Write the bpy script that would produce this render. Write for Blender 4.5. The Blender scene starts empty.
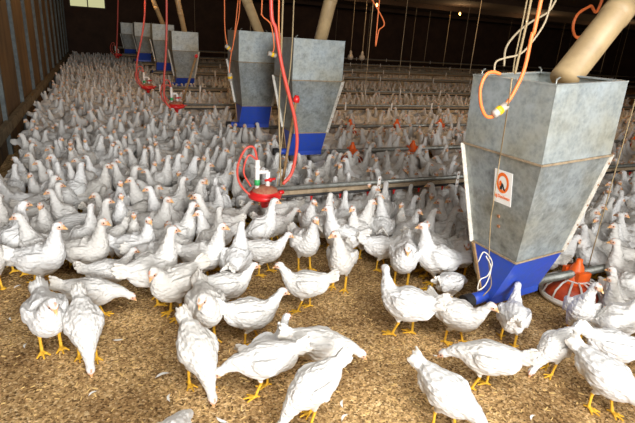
import bpy, bmesh, math, random
import numpy as np
from mathutils import Vector, Matrix
random.seed(7); rng = np.random.default_rng(11)
S = bpy.context.scene
COL = S.collection

# ------------------------------------------------------------------ camera, world, light, exposure
F_PX, CX, CY, CAM_H = 479.97, 317.5, 211.5, 1.5
R = np.array([[0.91575448, -0.08174619, 0.39333357],
              [-0.39689812, -0.33561847, 0.85430212],
              [0.06217407, -0.93844435, -0.33978903]])      # columns: image right, image down, view, in world axes
cd = bpy.data.cameras.new('camera'); cam = bpy.data.objects.new('camera', cd); COL.objects.link(cam)
cd.sensor_width = 36; cd.sensor_fit = 'HORIZONTAL'; cd.lens = F_PX / 635 * 36
cd.clip_start = .05; cd.clip_end = 100
cam.matrix_world = Matrix(((R[0][0], -R[0][1], -R[0][2], 0), (R[1][0], -R[1][1], -R[1][2], 0),
                           (R[2][0], -R[2][1], -R[2][2], CAM_H), (0, 0, 0, 1)))
S.camera = cam
S.view_settings.view_transform = 'Standard'; S.view_settings.look = 'None'
S.view_settings.exposure = 0.0; S.view_settings.gamma = 1.0; S.view_settings.use_curve_mapping = False
w = bpy.data.worlds.new('world'); S.world = w; w.use_nodes = True
w.node_tree.nodes['Background'].inputs[0].default_value = (.95, .9, .85, 1)
w.node_tree.nodes['Background'].inputs[1].default_value = .5
def area(name, loc, target, sx, sy, power, color):
    l = bpy.data.lights.new(name, 'AREA'); l.shape = 'RECTANGLE'; l.size = sx; l.size_y = sy; l.energy = power; l.color = color
    o = bpy.data.objects.new(name, l); COL.objects.link(o); o.location = loc
    o.rotation_euler = (Vector(target) - Vector(loc)).to_track_quat('-Z', 'Y').to_euler(); return o
area('doorway_daylight', (-.1, -4.3, 2.0), (.2, 4.5, .2), 3.0, 2.4, 350, (.98, .98, .98)).data.spread = math.radians(110)
area('roof_light', (.9, .3, 2.80), (1.3, 1.6, 0), 2.6, 1.8, 178, (1.0, .97, .93))  # soft overhead fill added to brighten floor and birds, not a real roof opening

# ------------------------------------------------------------------ projection helpers (pixel of the photograph -> place in the world)
def ray(px, py): return R @ np.array([px - CX, py - CY, F_PX])
def at(px, py, z=0.):
    v = ray(px, py); t = (z - CAM_H) / v[2]; return Vector((v[0] * t, v[1] * t, z))
def atY(px, py, Y):
    v = ray(px, py); t = Y / v[1]; return Vector((v[0] * t, Y, CAM_H + v[2] * t))
def proj(p):
    c = R.T @ (np.array(p, float) - [0, 0, CAM_H]); return CX + F_PX * c[0] / c[2], CY + F_PX * c[1] / c[2], c[2]

# ------------------------------------------------------------------ materials
def new_mat(name):
    m = bpy.data.materials.new(name); m.use_nodes = True
    return m, m.node_tree, m.node_tree.nodes['Principled BSDF']
def mat(name, col, rough=.6, metal=0., noise=None, bump=0., scale=20., stretch=(1, 1, 1), spec=.5, trans=0.):
    m, nt, b = new_mat(name)
    b.inputs['Base Color'].default_value = (*col, 1); b.inputs['Roughness'].default_value = rough
    b.inputs['Metallic'].default_value = metal; b.inputs['Specular IOR Level'].default_value = spec
    b.inputs['Transmission Weight'].default_value = trans
    if noise or bump:
        tc = nt.nodes.new('ShaderNodeTexCoord'); mp = nt.nodes.new('ShaderNodeMapping'); mp.inputs['Scale'].default_value = stretch
        nt.links.new(tc.outputs['Object'], mp.inputs[0])
        n = nt.nodes.new('ShaderNodeTexNoise'); n.inputs['Scale'].default_value = scale; n.inputs['Detail'].default_value = 6
        n.inputs['Roughness'].default_value = .65
        nt.links.new(mp.outputs[0], n.inputs[0])
        if noise:
            r = nt.nodes.new('ShaderNodeValToRGB'); r.color_ramp.elements[0].position = .35; r.color_ramp.elements[1].position = .68
            r.color_ramp.elements[0].color = (*noise, 1); r.color_ramp.elements[1].color = (*col, 1)
            nt.links.new(n.outputs[0], r.inputs[0]); nt.links.new(r.outputs[0], b.inputs['Base Color'])
        if bump:
            bp = nt.nodes.new('ShaderNodeBump'); bp.inputs['Strength'].default_value = bump; bp.inputs['Distance'].default_value = .01
            nt.links.new(n.outputs[0], bp.inputs['Height']); nt.links.new(bp.outputs[0], b.inputs['Normal'])
    return m
def emis(name, col, strength):
    m, nt, b = new_mat(name); b.inputs['Base Color'].default_value = (*col, 1)
    b.inputs['Emission Color'].default_value = (*col, 1); b.inputs['Emission Strength'].default_value = strength; return m

def litter_mat():
    m, nt, b = new_mat('litter'); N = nt.nodes.new; L = nt.links.new
    tc = N('ShaderNodeTexCoord')
    v = N('ShaderNodeTexVoronoi'); v.inputs['Scale'].default_value = 120; v.inputs['Randomness'].default_value = 1
    nz = N('ShaderNodeTexNoise'); nz.inputs['Scale'].default_value = 40; nz.inputs['Detail'].default_value = 8; nz.inputs['Roughness'].default_value = .75
    big = N('ShaderNodeTexNoise'); big.inputs['Scale'].default_value = 3.2; big.inputs['Detail'].default_value = 5
    warp = N('ShaderNodeMixRGB'); warp.blend_type = 'ADD'; warp.inputs[0].default_value = .012
    L(tc.outputs['Object'], warp.inputs[1]); L(nz.outputs['Color'], warp.inputs[2])
    L(warp.outputs[0], v.inputs[0]); L(tc.outputs['Object'], nz.inputs[0]); L(tc.outputs['Object'], big.inputs[0])
    sep = N('ShaderNodeSeparateColor'); L(v.outputs['Color'], sep.inputs[0])
    r = N('ShaderNodeValToRGB'); cr = r.color_ramp
    cr.elements[0].position = 0; cr.elements[0].color = (.17, .10, .04, 1)
    cr.elements[1].position = 1; cr.elements[1].color = (.92, .74, .46, 1)
    for p, c in ((.3, (.47, .30, .135, 1)), (.6, (.61, .415, .195, 1)), (.86, (.82, .58, .29, 1))):
        e = cr.elements.new(p); e.color = c
    L(sep.outputs[0], r.inputs[0])
    r2 = N('ShaderNodeValToRGB'); r2.color_ramp.elements[0].position = .3; r2.color_ramp.elements[0].color = (.52, .45, .38, 1)
    r2.color_ramp.elements[1].position = .62; r2.color_ramp.elements[1].color = (1.12, 1.08, 1.0, 1); L(big.outputs[0], r2.inputs[0])
    mx = N('ShaderNodeMixRGB'); mx.blend_type = 'MULTIPLY'; mx.inputs[0].default_value = 1; L(r.outputs[0], mx.inputs[1]); L(r2.outputs[0], mx.inputs[2])
    r3 = N('ShaderNodeValToRGB'); r3.color_ramp.elements[0].position = .33; r3.color_ramp.elements[0].color = (.36, .32, .28, 1)
    r3.color_ramp.elements[1].position = .55; r3.color_ramp.elements[1].color = (1, 1, 1, 1); L(nz.outputs[0], r3.inputs[0])
    m2 = N('ShaderNodeMixRGB'); m2.blend_type = 'MULTIPLY'; m2.inputs[0].default_value = 1; L(mx.outputs[0], m2.inputs[1]); L(r3.outputs[0], m2.inputs[2])
    L(m2.outputs[0], b.inputs['Base Color']); b.inputs['Roughness'].default_value = .95; b.inputs['Specular IOR Level'].default_value = .15
    ad = N('ShaderNodeMath'); ad.operation = 'ADD'; L(sep.outputs[1], ad.inputs[0]); L(nz.outputs[0], ad.inputs[1])
    bp = N('ShaderNodeBump'); bp.inputs['Strength'].default_value = .9; bp.inputs['Distance'].default_value = .008
    L(ad.outputs[0], bp.inputs['Height']); L(bp.outputs[0], b.inputs['Normal'])
    return m
def plumage_mat():
    m, nt, b = new_mat('plumage'); N = nt.nodes.new; L = nt.links.new
    at_ = N('ShaderNodeVertexColor'); at_.layer_name = 'Col'
    tc = N('ShaderNodeTexCoord'); mp = N('ShaderNodeMapping'); mp.inputs['Scale'].default_value = (1, .45, 1.)
    L(tc.outputs['Object'], mp.inputs[0])
    v = N('ShaderNodeTexVoronoi'); v.inputs['Scale'].default_value = 75; L(mp.outputs[0], v.inputs[0])
    n = N('ShaderNodeTexNoise'); n.inputs['Scale'].default_value = 60; n.inputs['Detail'].default_value = 4; L(mp.outputs[0], n.inputs[0])
    oi = N('ShaderNodeObjectInfo'); r = N('ShaderNodeValToRGB')
    r.color_ramp.elements[0].color = (.84, .81, .76, 1); r.color_ramp.elements[1].color = (1, 1, 1, 1); L(oi.outputs['Random'], r.inputs[0])
    mx = N('ShaderNodeMixRGB'); mx.blend_type = 'MULTIPLY'; mx.inputs[0].default_value = 1
    L(at_.outputs[0], mx.inputs[1]); L(r.outputs[0], mx.inputs[2]); L(mx.outputs[0], b.inputs['Base Color'])
    b.inputs['Roughness'].default_value = .85; b.inputs['Specular IOR Level'].default_value = .2
    ad = N('ShaderNodeMath'); ad.operation = 'ADD'; L(v.outputs['Distance'], ad.inputs[0]); L(n.outputs[0], ad.inputs[1])
    bp = N('ShaderNodeBump'); bp.inputs['Strength'].default_value = .65; bp.inputs['Distance'].default_value = .008
    L(ad.outputs[0], bp.inputs['Height']); L(bp.outputs[0], b.inputs['Normal'])
    return m
def galv_mat(name, light, dark, scale=14):
    m, nt, b = new_mat(name); N = nt.nodes.new; L = nt.links.new
    tc = N('ShaderNodeTexCoord'); n = N('ShaderNodeTexNoise'); n.inputs['Scale'].default_value = scale; n.inputs['Detail'].default_value = 9; n.inputs['Roughness'].default_value = .7
    n2 = N('ShaderNodeTexNoise'); n2.inputs['Scale'].default_value = 3; n2.inputs['Detail'].default_value = 4
    v = N('ShaderNodeTexVoronoi'); v.inputs['Scale'].default_value = 45
    for t in (n, n2, v): L(tc.outputs['Object'], t.inputs[0])
    r = N('ShaderNodeValToRGB'); r.color_ramp.elements[0].position = .32; r.color_ramp.elements[1].position = .7
    r.color_ramp.elements[0].color = (*dark, 1); r.color_ramp.elements[1].color = (*light, 1)
    ad = N('ShaderNodeMath'); ad.operation = 'MULTIPLY_ADD'; L(v.outputs['Distance'], ad.inputs[0]); ad.inputs[1].default_value = .18; L(n.outputs[0], ad.inputs[2])
    L(ad.outputs[0], r.inputs[0])
    r2 = N('ShaderNodeValToRGB'); r2.color_ramp.elements[0].position = .4; r2.color_ramp.elements[0].color = (1, 1, 1, 1)
    r2.color_ramp.elements[1].position = .68; r2.color_ramp.elements[1].color = (.92, .8, .62, 1); L(n2.outputs[0], r2.inputs[0])
    mx = N('ShaderNodeMixRGB'); mx.blend_type = 'MULTIPLY'; mx.inputs[0].default_value = 1; L(r.outputs[0], mx.inputs[1]); L(r2.outputs[0], mx.inputs[2])
    n3 = N('ShaderNodeTexNoise'); n3.inputs['Scale'].default_value = 38; n3.inputs['Detail'].default_value = 10; n3.inputs['Roughness'].default_value = .8; n3.inputs['Distortion'].default_value = 1.2
    mp = N('ShaderNodeMapping'); mp.inputs['Scale'].default_value = (1, 1, .45); L(tc.outputs['Object'], mp.inputs[0]); L(mp.outputs[0], n3.inputs[0])
    r4 = N('ShaderNodeValToRGB'); r4.color_ramp.elements[0].position = .60; r4.color_ramp.elements[0].color = (0, 0, 0, 1); r4.color_ramp.elements[1].position = .68; r4.color_ramp.elements[1].color = (.55, .55, .55, 1)
    L(n3.outputs[0], r4.inputs[0]); m3 = N('ShaderNodeMixRGB'); m3.blend_type = 'MIX'; L(r4.outputs[0], m3.inputs[0]); L(mx.outputs[0], m3.inputs[1]); m3.inputs[2].default_value = (.62, .64, .62, 1)
    L(m3.outputs[0], b.inputs['Base Color']); b.inputs['Metallic'].default_value = .3; b.inputs['Roughness'].default_value = .5
    return m

M = dict(
    litter=litter_mat(), plumage=plumage_mat(),
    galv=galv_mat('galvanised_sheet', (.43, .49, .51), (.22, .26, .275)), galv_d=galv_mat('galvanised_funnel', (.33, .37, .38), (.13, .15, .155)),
    galv_pipe=mat('galvanised_pipe', (.34, .36, .34), .45, .5, (.2, .2, .17), .1, 30),
    blue=mat('blue_plastic', (.02, .07, .50), .4, 0, (.035, .08, .38), .1, 25), flange=mat('pale_flange', (.72, .70, .64), .5, .1, (.5, .46, .38), 0, 30),
    rivet=mat('rusty_rivet', (.28, .13, .06), .7), rubber=mat('black_rubber', (.02, .02, .02), .6),
    red=mat('red_plastic', (.62, .02, .02), .35), orange=mat('orange_plastic', (.85, .13, .015), .4), dome=mat('red_pan', (.62, .085, .02), .5, 0, (.45, .05, .012), .1, 25),
    white=mat('white_plastic', (.82, .80, .76), .4), green=mat('green_plastic', (.03, .35, .10), .4), yellow=mat('yellow_plastic', (.9, .55, .02), .4),
    hose=mat('red_hose', (.60, .075, .05), .4), cable=mat('orange_cable', (.85, .20, .05), .5), rope=mat('tan_rope', (.42, .32, .18), .9, 0, (.25, .18, .09), .3, 200),
    cord=mat('grey_cord', (.34, .28, .19), .8), beige=mat('beige_hose', (.45, .36, .23), .6), wood=mat('old_wood', (.36, .22, .10), .9, 0, (.2, .12, .05), .3, 8, (1, 1, 6)),
    tube=mat('yellowed_pvc_tube', (.52, .38, .20), .45, 0, (.38, .27, .14), .1, 6), feed=mat('feed', (.5, .33, .14), .95, 0, (.3, .2, .08), .6, 120),
    dust=mat('dusty_top', (.42, .22, .12), .9, 0, (.36, .10, .06), .3, 40), profile=mat('dusty_profile', (.36, .28, .18), .9, 0, (.22, .16, .10), .3, 30),
    stud=mat('grey_painted_stud', (.12, .145, .145), .7, 0, (.06, .07, .07), .1, 15), beam=mat('weathered_beam', (.24, .19, .11), .85, 0, (.09, .07, .035), .3, 12),
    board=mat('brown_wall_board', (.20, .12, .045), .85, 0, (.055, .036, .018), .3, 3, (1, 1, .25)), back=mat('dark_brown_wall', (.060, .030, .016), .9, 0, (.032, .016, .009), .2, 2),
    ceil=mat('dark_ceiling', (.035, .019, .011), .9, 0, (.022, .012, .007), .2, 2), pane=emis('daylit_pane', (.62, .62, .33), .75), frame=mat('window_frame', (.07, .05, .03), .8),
    bulb=emis('glowing_bulb', (1, .42, .10), 9), socket=mat('lamp_socket', (.08, .06, .04), .6), label=mat('sticker_white', (.86, .85, .82), .5), ink=mat('sticker_black', (.02, .02, .02), .5),
    sticker_o=mat('sticker_orange', (.85, .16, .01), .5), straw=mat('straw', (.75, .52, .2), .8), feather=mat('feather', (.85, .84, .8), .8), plug=mat('grey_plug', (.42, .38, .33), .5),
)

# ------------------------------------------------------------------ mesh helpers
class MB:
    def __init__(s): s.v = []; s.f = []; s.mi = []; s.m = 0
    def add(s, vs, fs, m=None):
        k = len(s.v); s.v += [tuple(p) for p in vs]; s.f += [tuple(i + k for i in f) for f in fs]; s.mi += [s.m if m is None else m] * len(fs); return s
    def box(s, a, b, m=None):
        (x0, y0, z0), (x1, y1, z1) = a, b
        return s.add([(x0, y0, z0), (x1, y0, z0), (x1, y1, z0), (x0, y1, z0), (x0, y0, z1), (x1, y0, z1), (x1, y1, z1), (x0, y1, z1)],
                     [(0, 3, 2, 1), (4, 5, 6, 7), (0, 1, 5, 4), (1, 2, 6, 5), (2, 3, 7, 6), (3, 0, 4, 7)], m)
    def obox(s, c, ax, ay, az, m=None):         # oriented box by centre and half axes
        c, ax, ay, az = map(Vector, (c, ax, ay, az))
        vs = [c + ax * i + ay * j + az * k for k in (-1, 1) for i, j in ((-1, -1), (1, -1), (1, 1), (-1, 1))]
        return s.add(vs, [(0, 3, 2, 1), (4, 5, 6, 7), (0, 1, 5, 4), (1, 2, 6, 5), (2, 3, 7, 6), (3, 0, 4, 7)], m)
    def tube(s, pts, r, n=10, m=None, cap=True):
        pts = [Vector(p) for p in pts]; rs = r if isinstance(r, (list, tuple)) else [r] * len(pts)
        vs = []; fs = []; up = None
        for i, p in enumerate(pts):
            t = (pts[min(i + 1, len(pts) - 1)] - pts[max(i - 1, 0)]).normalized()
            if up is None: up = Vector((0, 0, 1)) if abs(t.z) < .9 else Vector((1, 0, 0))
            a = t.cross(up).normalized(); up = a.cross(t).normalized()
            for k in range(n):
                th = 2 * math.pi * k / n; vs.append(p + (a * math.cos(th) + up * math.sin(th)) * rs[i])
        for i in range(len(pts) - 1):
            for k in range(n):
                a0 = i * n + k; b0 = i * n + (k + 1) % n; fs.append((a0, b0, b0 + n, a0 + n))
        if cap: fs.append(tuple(range(n))[::-1]); fs.append(tuple((len(pts) - 1) * n + k for k in range(n)))
        return s.add(vs, fs, m)
    def lathe(s, prof, c=(0, 0, 0), n=24, m=None):   # prof: (r, z)
        vs = []; fs = []
        for r, z in prof:
            for k in range(n): th = 2 * math.pi * k / n; vs.append((c[0] + r * math.cos(th), c[1] + r * math.sin(th), c[2] + z))
        for i in range(len(prof) - 1):
            for k in range(n): a0 = i * n + k; b0 = i * n + (k + 1) % n; fs.append((a0, b0, b0 + n, a0 + n))
        return s.add(vs, fs, m)
    def build(s, name, mats, parent=None, smooth=False, loc=None):
        me = bpy.data.meshes.new(name); me.from_pydata(s.v, [], s.f)
        for mm in (mats if isinstance(mats, (list, tuple)) else [mats]): me.materials.append(mm)
        if any(s.mi): me.polygons.foreach_set('material_index', s.mi)
        if smooth: me.polygons.foreach_set('use_smooth', [True] * len(me.polygons))
        me.update(); o = bpy.data.objects.new(name, me); COL.objects.link(o)
        if parent: o.parent = parent
        if loc is not None: o.location = loc
        return o
def tag(o, label=None, cat=None, group=None, kind=None):
    for k, v in (('label', label), ('category', cat), ('group', group), ('kind', kind)):
        if v: o[k] = v
    return o
def empty(name, loc, rz=0):
    o = bpy.data.objects.new(name, None); COL.objects.link(o); o.location = loc; o.rotation_euler = (0, 0, rz); o.empty_display_size = .1; return o
def copy_tree(o, parent=None):
    c = o.copy(); COL.objects.link(c)
    if parent: c.parent = parent
    for ch in list(o.children): copy_tree(ch, c)
    return c
def spline(pts, n=8):
    P = [Vector(p) for p in pts]; P = [P[0] * 2 - P[1]] + P + [P[-1] * 2 - P[-2]]; out = []
    for i in range(1, len(P) - 2):
        for k in range(n):
            t = k / n; a, b, c, d = P[i - 1:i + 3]
            out.append(.5 * ((2 * b) + (c - a) * t + (2 * a - 5 * b + 4 * c - d) * t * t + (3 * b - a - 3 * c + d) * t ** 3))
    out.append(P[-2]); return out

# ------------------------------------------------------------------ the house
XL, XR, Y0, Y1, ZC = -1.02, 29.0, -4.5, 22.6, 2.84
fl = MB().box((XL - .1, Y0, -.1), (XR, Y1, 0)).build('floor', M['litter']); tag(fl, 'brown wood shaving litter floor', kind='structure')
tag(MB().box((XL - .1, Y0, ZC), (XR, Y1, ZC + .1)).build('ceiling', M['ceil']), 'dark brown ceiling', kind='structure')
tag(MB().box((XL - .1, Y0, 0), (XL - .02, Y1, ZC)).build('wall_left', M['board']), 'brown board wall', kind='structure')
WX0, WX1, WZ0, WZ1 = -.83, .45, 2.06, 2.62
wb = MB()
wb.box((XL - .1, Y1, 0), (XR, Y1 + .1, WZ0)); wb.box((XL - .1, Y1, WZ1), (XR, Y1 + .1, ZC)); wb.box((XL - .1, Y1, WZ0), (WX0, Y1 + .1, WZ1)); wb.box((WX1, Y1, WZ0), (XR, Y1 + .1, WZ1))
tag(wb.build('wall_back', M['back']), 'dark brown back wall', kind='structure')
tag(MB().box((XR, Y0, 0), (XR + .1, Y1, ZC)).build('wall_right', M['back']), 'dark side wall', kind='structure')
ws = MB()
for y in np.arange(-2.6, 22.5, 1.5): ws.box((XL - .02, y + .02, 0), (XL + .025, y + .085, ZC))
tag(ws.build('trim_1', M['stud']), 'grey wall studs', kind='structure')
tag(MB().box((XL + .0, Y0, .28), (XL + .06, Y1, .40)).build('trim_2', M['beam']), 'weathered horizontal rail on the left wall', kind='structure')
wn = MB()
for a, b in (((WX0, Y1 - .03, WZ0 - .03), (WX1, Y1 + .03, WZ0 + .02)), ((WX0, Y1 - .03, WZ1 - .02), (WX1, Y1 + .03, WZ1 + .03)), ((WX0 - .03, Y1 - .03, WZ0 - .03), (WX0 + .02, Y1 + .03, WZ1)),
             ((WX1 - .02, Y1 - .03, WZ0 - .03), (WX1 + .03, Y1 + .03, WZ1)), ((-.21, Y1 - .02, WZ0), (-.17, Y1 + .03, WZ1))): wn.box(a, b)
wo = tag(wn.build('window_1', M['frame']), 'small daylit window high on the back wall', kind='structure')
MB().box((WX0 + .02, Y1 + .03, WZ0 + .02), (WX1 - .02, Y1 + .05, WZ1 - .02)).build('pane', M['pane'], wo)
cb = MB()
for y in (8, 11.4, 15.3, 19): cb.box((XL, y - .05, ZC - .14), (XR, y + .05, ZC))
tag(cb.build('trim_3', M['ceil']), 'dark ceiling joists', kind='structure')

# ------------------------------------------------------------------ bulbs
BULBS = [(8.1, 14.2), (11.5, 14.4), (15.3, 14.6), (19.6, 14.4), (3.6, 6.6), (6.6, 6.6), (9.6, 6.6), (.4, 9.4), (3.4, 11.0), (1.0, 13.6)]  # last six are invented, added out of view to warm the flock
BE = [28, 28, 28, 28, 45, 55, 60, 32, 35, 24]
bl = ['glowing bulb on the ceiling, leftmost of the four', 'glowing bulb on the ceiling, second of four from the left',
      'glowing bulb on the ceiling, third from the left near the large pale tube', 'glowing bulb on the ceiling at the right edge of the picture'] + ['glowing bulb on the ceiling above the picture, row nearer the camera'] * 6
proto = None
for i, (x, y) in enumerate(BULBS):
    if proto is None:
        proto = empty('ceiling_lamp', (x, y, 2.60))
        MB().lathe([(.012, .24), (.012, .09), (.028, .085), (.03, .03), (.02, .02), (0, .02)], n=12).build('socket', M['socket'], proto, True)
        MB().lathe([(0, .03), (.02, .02), (.035, -.02), (.03, -.05), (.015, -.065), (0, -.068)], n=14).build('bulb', M['bulb'], proto, True); o = proto
    else: o = copy_tree(proto); o.location = (x, y, 2.60)
    tag(o, bl[i], 'lamp', 'bulbs hanging from the ceiling')
    l = bpy.data.lights.new('bulb_light', 'POINT'); l.energy = BE[i]; l.color = (1, .60, .28); l.shadow_soft_size = .05
    lo = bpy.data.objects.new('bulb_light', l); COL.objects.link(lo); lo.location = (x, y, 2.48)

# ------------------------------------------------------------------ hoppers
def frustum(mb, A, B, z0, z1, t=.004, m=None):   # A, B: (w, d, ox, oy) at z0 (top) and z1; open shell with thickness
    def ring(P, z, k): w_, d_, ox, oy = P; return [(ox + sx * (w_ / 2 - k), oy + sy * (d_ / 2 - k), z) for sx, sy in ((-1, -1), (1, -1), (1, 1), (-1, 1))]
    vs = ring(A, z0, 0) + ring(B, z1, 0) + ring(A, z0, t) + ring(B, z1, t); fs = []
    for k in range(4):
        j = (k + 1) % 4
        fs += [(k, k + 4, j + 4, j), (k + 8, j + 8, j + 12, k + 12), (k, j, j + 8, k + 8), (k + 4, k + 12, j + 12, j + 4)]
    mb.add(vs, fs, m)
def make_hopper(name, loc, yaw, tilt, W, D, zt, zs, zb, bw, bd, zbt, cap=True, wires=False):
    """zt.. are heights over the floor; the Empty stands on the floor under the hopper"""
    o = empty(name, loc, yaw)
    o.rotation_euler = (tilt[1], tilt[0], yaw) if tilt else (0, 0, yaw)
    mb = MB(); frustum(mb, (W, D, 0, 0), (W, D, 0, 0), zt, zs)
    for sx, sy, a, b in ((0, -1, W, .03), (0, 1, W, .03), (-1, 0, .03, D), (1, 0, .03, D)):
        mb.box((sx * (W / 2 - .012) - a / 2, sy * (D / 2 - .012) - b / 2, zt - .003), (sx * (W / 2 - .012) + a / 2, sy * (D / 2 - .012) + b / 2, zt + .004))
    mb.build('bin', M['galv'], o)
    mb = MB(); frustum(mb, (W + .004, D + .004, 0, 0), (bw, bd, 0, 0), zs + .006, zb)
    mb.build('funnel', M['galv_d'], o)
    for P, z in (((W + .012, D + .012), zs), ((bw + .01, bd + .01), zb)):
        hh = .005; mb = MB()
        for sx, sy in ((0, -1), (0, 1)): mb.box((-P[0] / 2, sy * P[1] / 2 - .003, z - hh), (P[0] / 2, sy * P[1] / 2 + .003, z + hh))
        for sx in (-1, 1): mb.box((sx * P[0] / 2 - .003, -P[1] / 2, z - hh), (sx * P[0] / 2 + .003, P[1] / 2, z + hh))
        mb.build('seam', M['profile'], o)
    MB().box((-W / 2 + .006, -D / 2 + .006, zt - .10), (W / 2 - .006, D / 2 - .006, zt - .08)).build('feed_fill', M['feed'], o)
    for sx, sy in ((-1, 1), (1, -1), (1, 1)):
        a = Vector((sx * W / 2, sy * D / 2, zs)); b = Vector((sx * bw / 2, sy * bd / 2, zb)); d = b - a
        fb = MB(); fb.obox((a + b) / 2 + Vector((sx * .010, sy * .002, 0)), d * .5, Vector((sx * .016, 0, 0)), Vector((0, .003, 0)))
        fo = fb.build('flange', M['flange'], o)
        for k in range(5 if loc[1] < 5 else 0):
            rb = MB(); p = a + d * (.08 + .21 * k) + Vector((sx * .012, sy * .004, 0)); rb.lathe([(0, .004), (.005, .003), (.006, 0)], p, 8)
            rb.add([p + Vector((x_, sy * .004, z_)) for x_, z_ in ((-.005, -.005), (.005, -.005), (.005, .005), (-.005, .005))], [(0, 1, 2, 3)])
            rb.build('rivet', M['rivet'], fo)
    mb = MB(); tw = .10
    frustum(mb, (bw + .006, bd + .006, 0, 0), (bw + .02, tw, 0, 0), zb, zbt + .045)
    mb.box((-bw / 2 - .01, -tw / 2, zbt), (bw / 2 + .01, tw / 2, zbt + .046))
    bo = mb.build('boot', M['blue'], o)
    MB().tube([(-bw / 2 - .15, 0, zbt + .035), (-bw / 2 - .05, 0, zbt + .035), (-bw / 2, 0, zbt + .035)], .034, 16).build('boot_stub', M['blue'], bo, True)
    if cap:
        MB().tube([(-bw / 2 - .17, 0, zbt + .035), (-bw / 2 - .168, 0, zbt + .035), (-bw / 2 - .115, 0, zbt + .035), (-bw / 2 - .11, 0, zbt + .035)], [.026, .040, .040, .036], 18).build('end_cap', M['rubber'], bo)
        fb = MB(); fb.obox((-bw / 2 - .010, bd / 4 + .012, (zb + zbt) / 2 + .02), (.006, 0, 0), (0, .009, 0), (.0, -bd / 4 + .02, -(zb - zbt) / 2 + .025)); fb.build('edge_strip', M['wood'], bo)
    for sx, sy in ((-1, -1), (1, 1), (-1, 1)):
        eb = MB(); eb.tube([(sx * (W / 2 - .03), sy * (D / 2 - .03), zt), (sx * (W / 2 - .03), sy * (D / 2 - .03), zt + .02), (sx * (W / 2 - .05), sy * (D / 2 - .03), zt + .03)], .004, 6); eb.build('hook', M['galv_pipe'], o)
    return o
H1 = (2.06, 1.81, 0)
hop = make_hopper('feed_hopper', H1, .054, None, .495, .505, 1.384, 1.025, .464, .355, .31, .15)
hop.rotation_euler = (0, .0, .054)
# the near hopper hangs slightly askew about its seam height
hop.matrix_world = Matrix.Translation(Vector((H1[0], H1[1], 1.025))) @ Matrix.Rotation(.054, 4, 'Z') @ Matrix.Rotation(-.053, 4, 'Y') @ Matrix.Translation(Vector((0, 0, -1.025)))
tag(hop, 'large galvanised feed hopper nearest the camera, with orange and white sticker and blue boot', 'feed hopper', 'feed hoppers down the house')
HOPS = [((2.02, 4.87, 0), .55, .56, 1.48, 1.09, .54, .37, .33, .27, 'galvanised feed hopper with a thick red hose hanging before it, second nearest'),
        ((1.84, 6.25, 0), .55, .56, 1.52, 1.165, .62, .39, .33, .32, 'galvanised feed hopper partly hidden behind the second nearest hopper, yellow plug on its side'),
        ((1.74, 11.35, 0), .55, .56, 1.44, 1.055, .49, .38, .33, .30, 'galvanised feed hopper standing clear in the middle distance, fourth from the camera'),
        ((1.58, 13.75, 0), .53, .56, 1.57, 1.19, .65, .36, .33, .36, 'grey feed hopper just left of and behind the fourth hopper'),
        ((1.36, 16.8, 0), .53, .56, 1.59, 1.2, .72, .36, .33, .45, 'dim feed hopper in the far background, second farthest'),
        ((1.10, 19.6, 0), .53, .56, 1.57, 1.2, .70, .36, .33, .45, 'dim feed hopper farthest from the camera near the back wall')]
for loc, W, D, zt, zs, zb, bw, bd, zbt, lab in HOPS:
    tag(make_hopper('feed_hopper', loc, 0, None, W, D, zt, zs, zb, bw, bd, zbt), lab, 'feed hopper', 'feed hoppers down the house')

# sticker on the near hopper's left funnel face (local coordinates of that face)
W, D, zs, zb, bw, bd = .499, .509, 1.031, .464, .355, .31
fa = [Vector((-W / 2, D / 2, zs)), Vector((-W / 2, -D / 2, zs)), Vector((-bw / 2, -bd / 2, zb))]
ux = (fa[1] - fa[0]).normalized(); nn = ux.cross(Vector((-bw / 2 + W / 2, 0, zb - zs)).normalized()).normalized()
if nn.x > 0: nn = -nn
vz = -nn.cross(ux).normalized()
if vz.z < 0: vz = -vz
mi = hop.matrix_world.inverted()
def on_face(px, py):
    o_ = mi @ Vector((0, 0, CAM_H)); d_ = (mi.to_3x3() @ Vector(ray(px, py))).normalized(); t = (fa[0] - o_).dot(nn) / d_.dot(nn); return o_ + d_ * t
c = on_face(503, 187.5); hu = abs((on_face(511.5, 190) - on_face(494, 185)).dot(ux)) / 2; hv = abs((on_face(503, 170.5) - on_face(503, 204)).dot(vz)) / 2
st = MB().obox(c + nn * .002, ux * hu, vz * hv, nn * .0012).build('sticker', M['label'], hop)
def disc_pts(cu, cv, r1, r2, n=28, a0=0, a1=2 * math.pi, sx=1.):
    return [(cu + sx * r * math.cos(a0 + (a1 - a0) * k / n), cv + r * math.sin(a0 + (a1 - a0) * k / n)) for r in (r1, r2) for k in range(n + 1)]
def flat(mb, pts, faces, off, m=None): mb.add([c + nn * off + ux * (p[0] * hu) + vz * (p[1] * hv) for p in pts], faces, m)
mb = MB(); n = 28
flat(mb, disc_pts(0, .28, .62, .42, n, sx=1.12), [(k, k + 1, k + n + 2, k + n + 1) for k in range(n)], .0042); mb.build('emblem_ring', M['sticker_o'], st)
mb = MB()
flat(mb, [(-.3, -.12), (-.05, -.14), (.0, .05), (.12, -.14), (.38, -.18), (.2, .02), (.1, .2), (-.1, .3), (-.25, .15)], [tuple(range(9))], .0046); mb.build('emblem_bird', M['ink'], st)
mb = MB()
flat(mb, [(-.38, .12), (-.2, .05), (-.1, .3), (-.2, .42), (-.36, .34)], [tuple(range(5))], .005); mb.build('emblem_comb', M['sticker_o'], st)
tcv = bpy.data.curves.new('lettering', 'FONT'); tcv.body = 'Big Dutchman'; tcv.size = .2; tcv.align_x = 'CENTER'; tcv.extrude = .004
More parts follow.
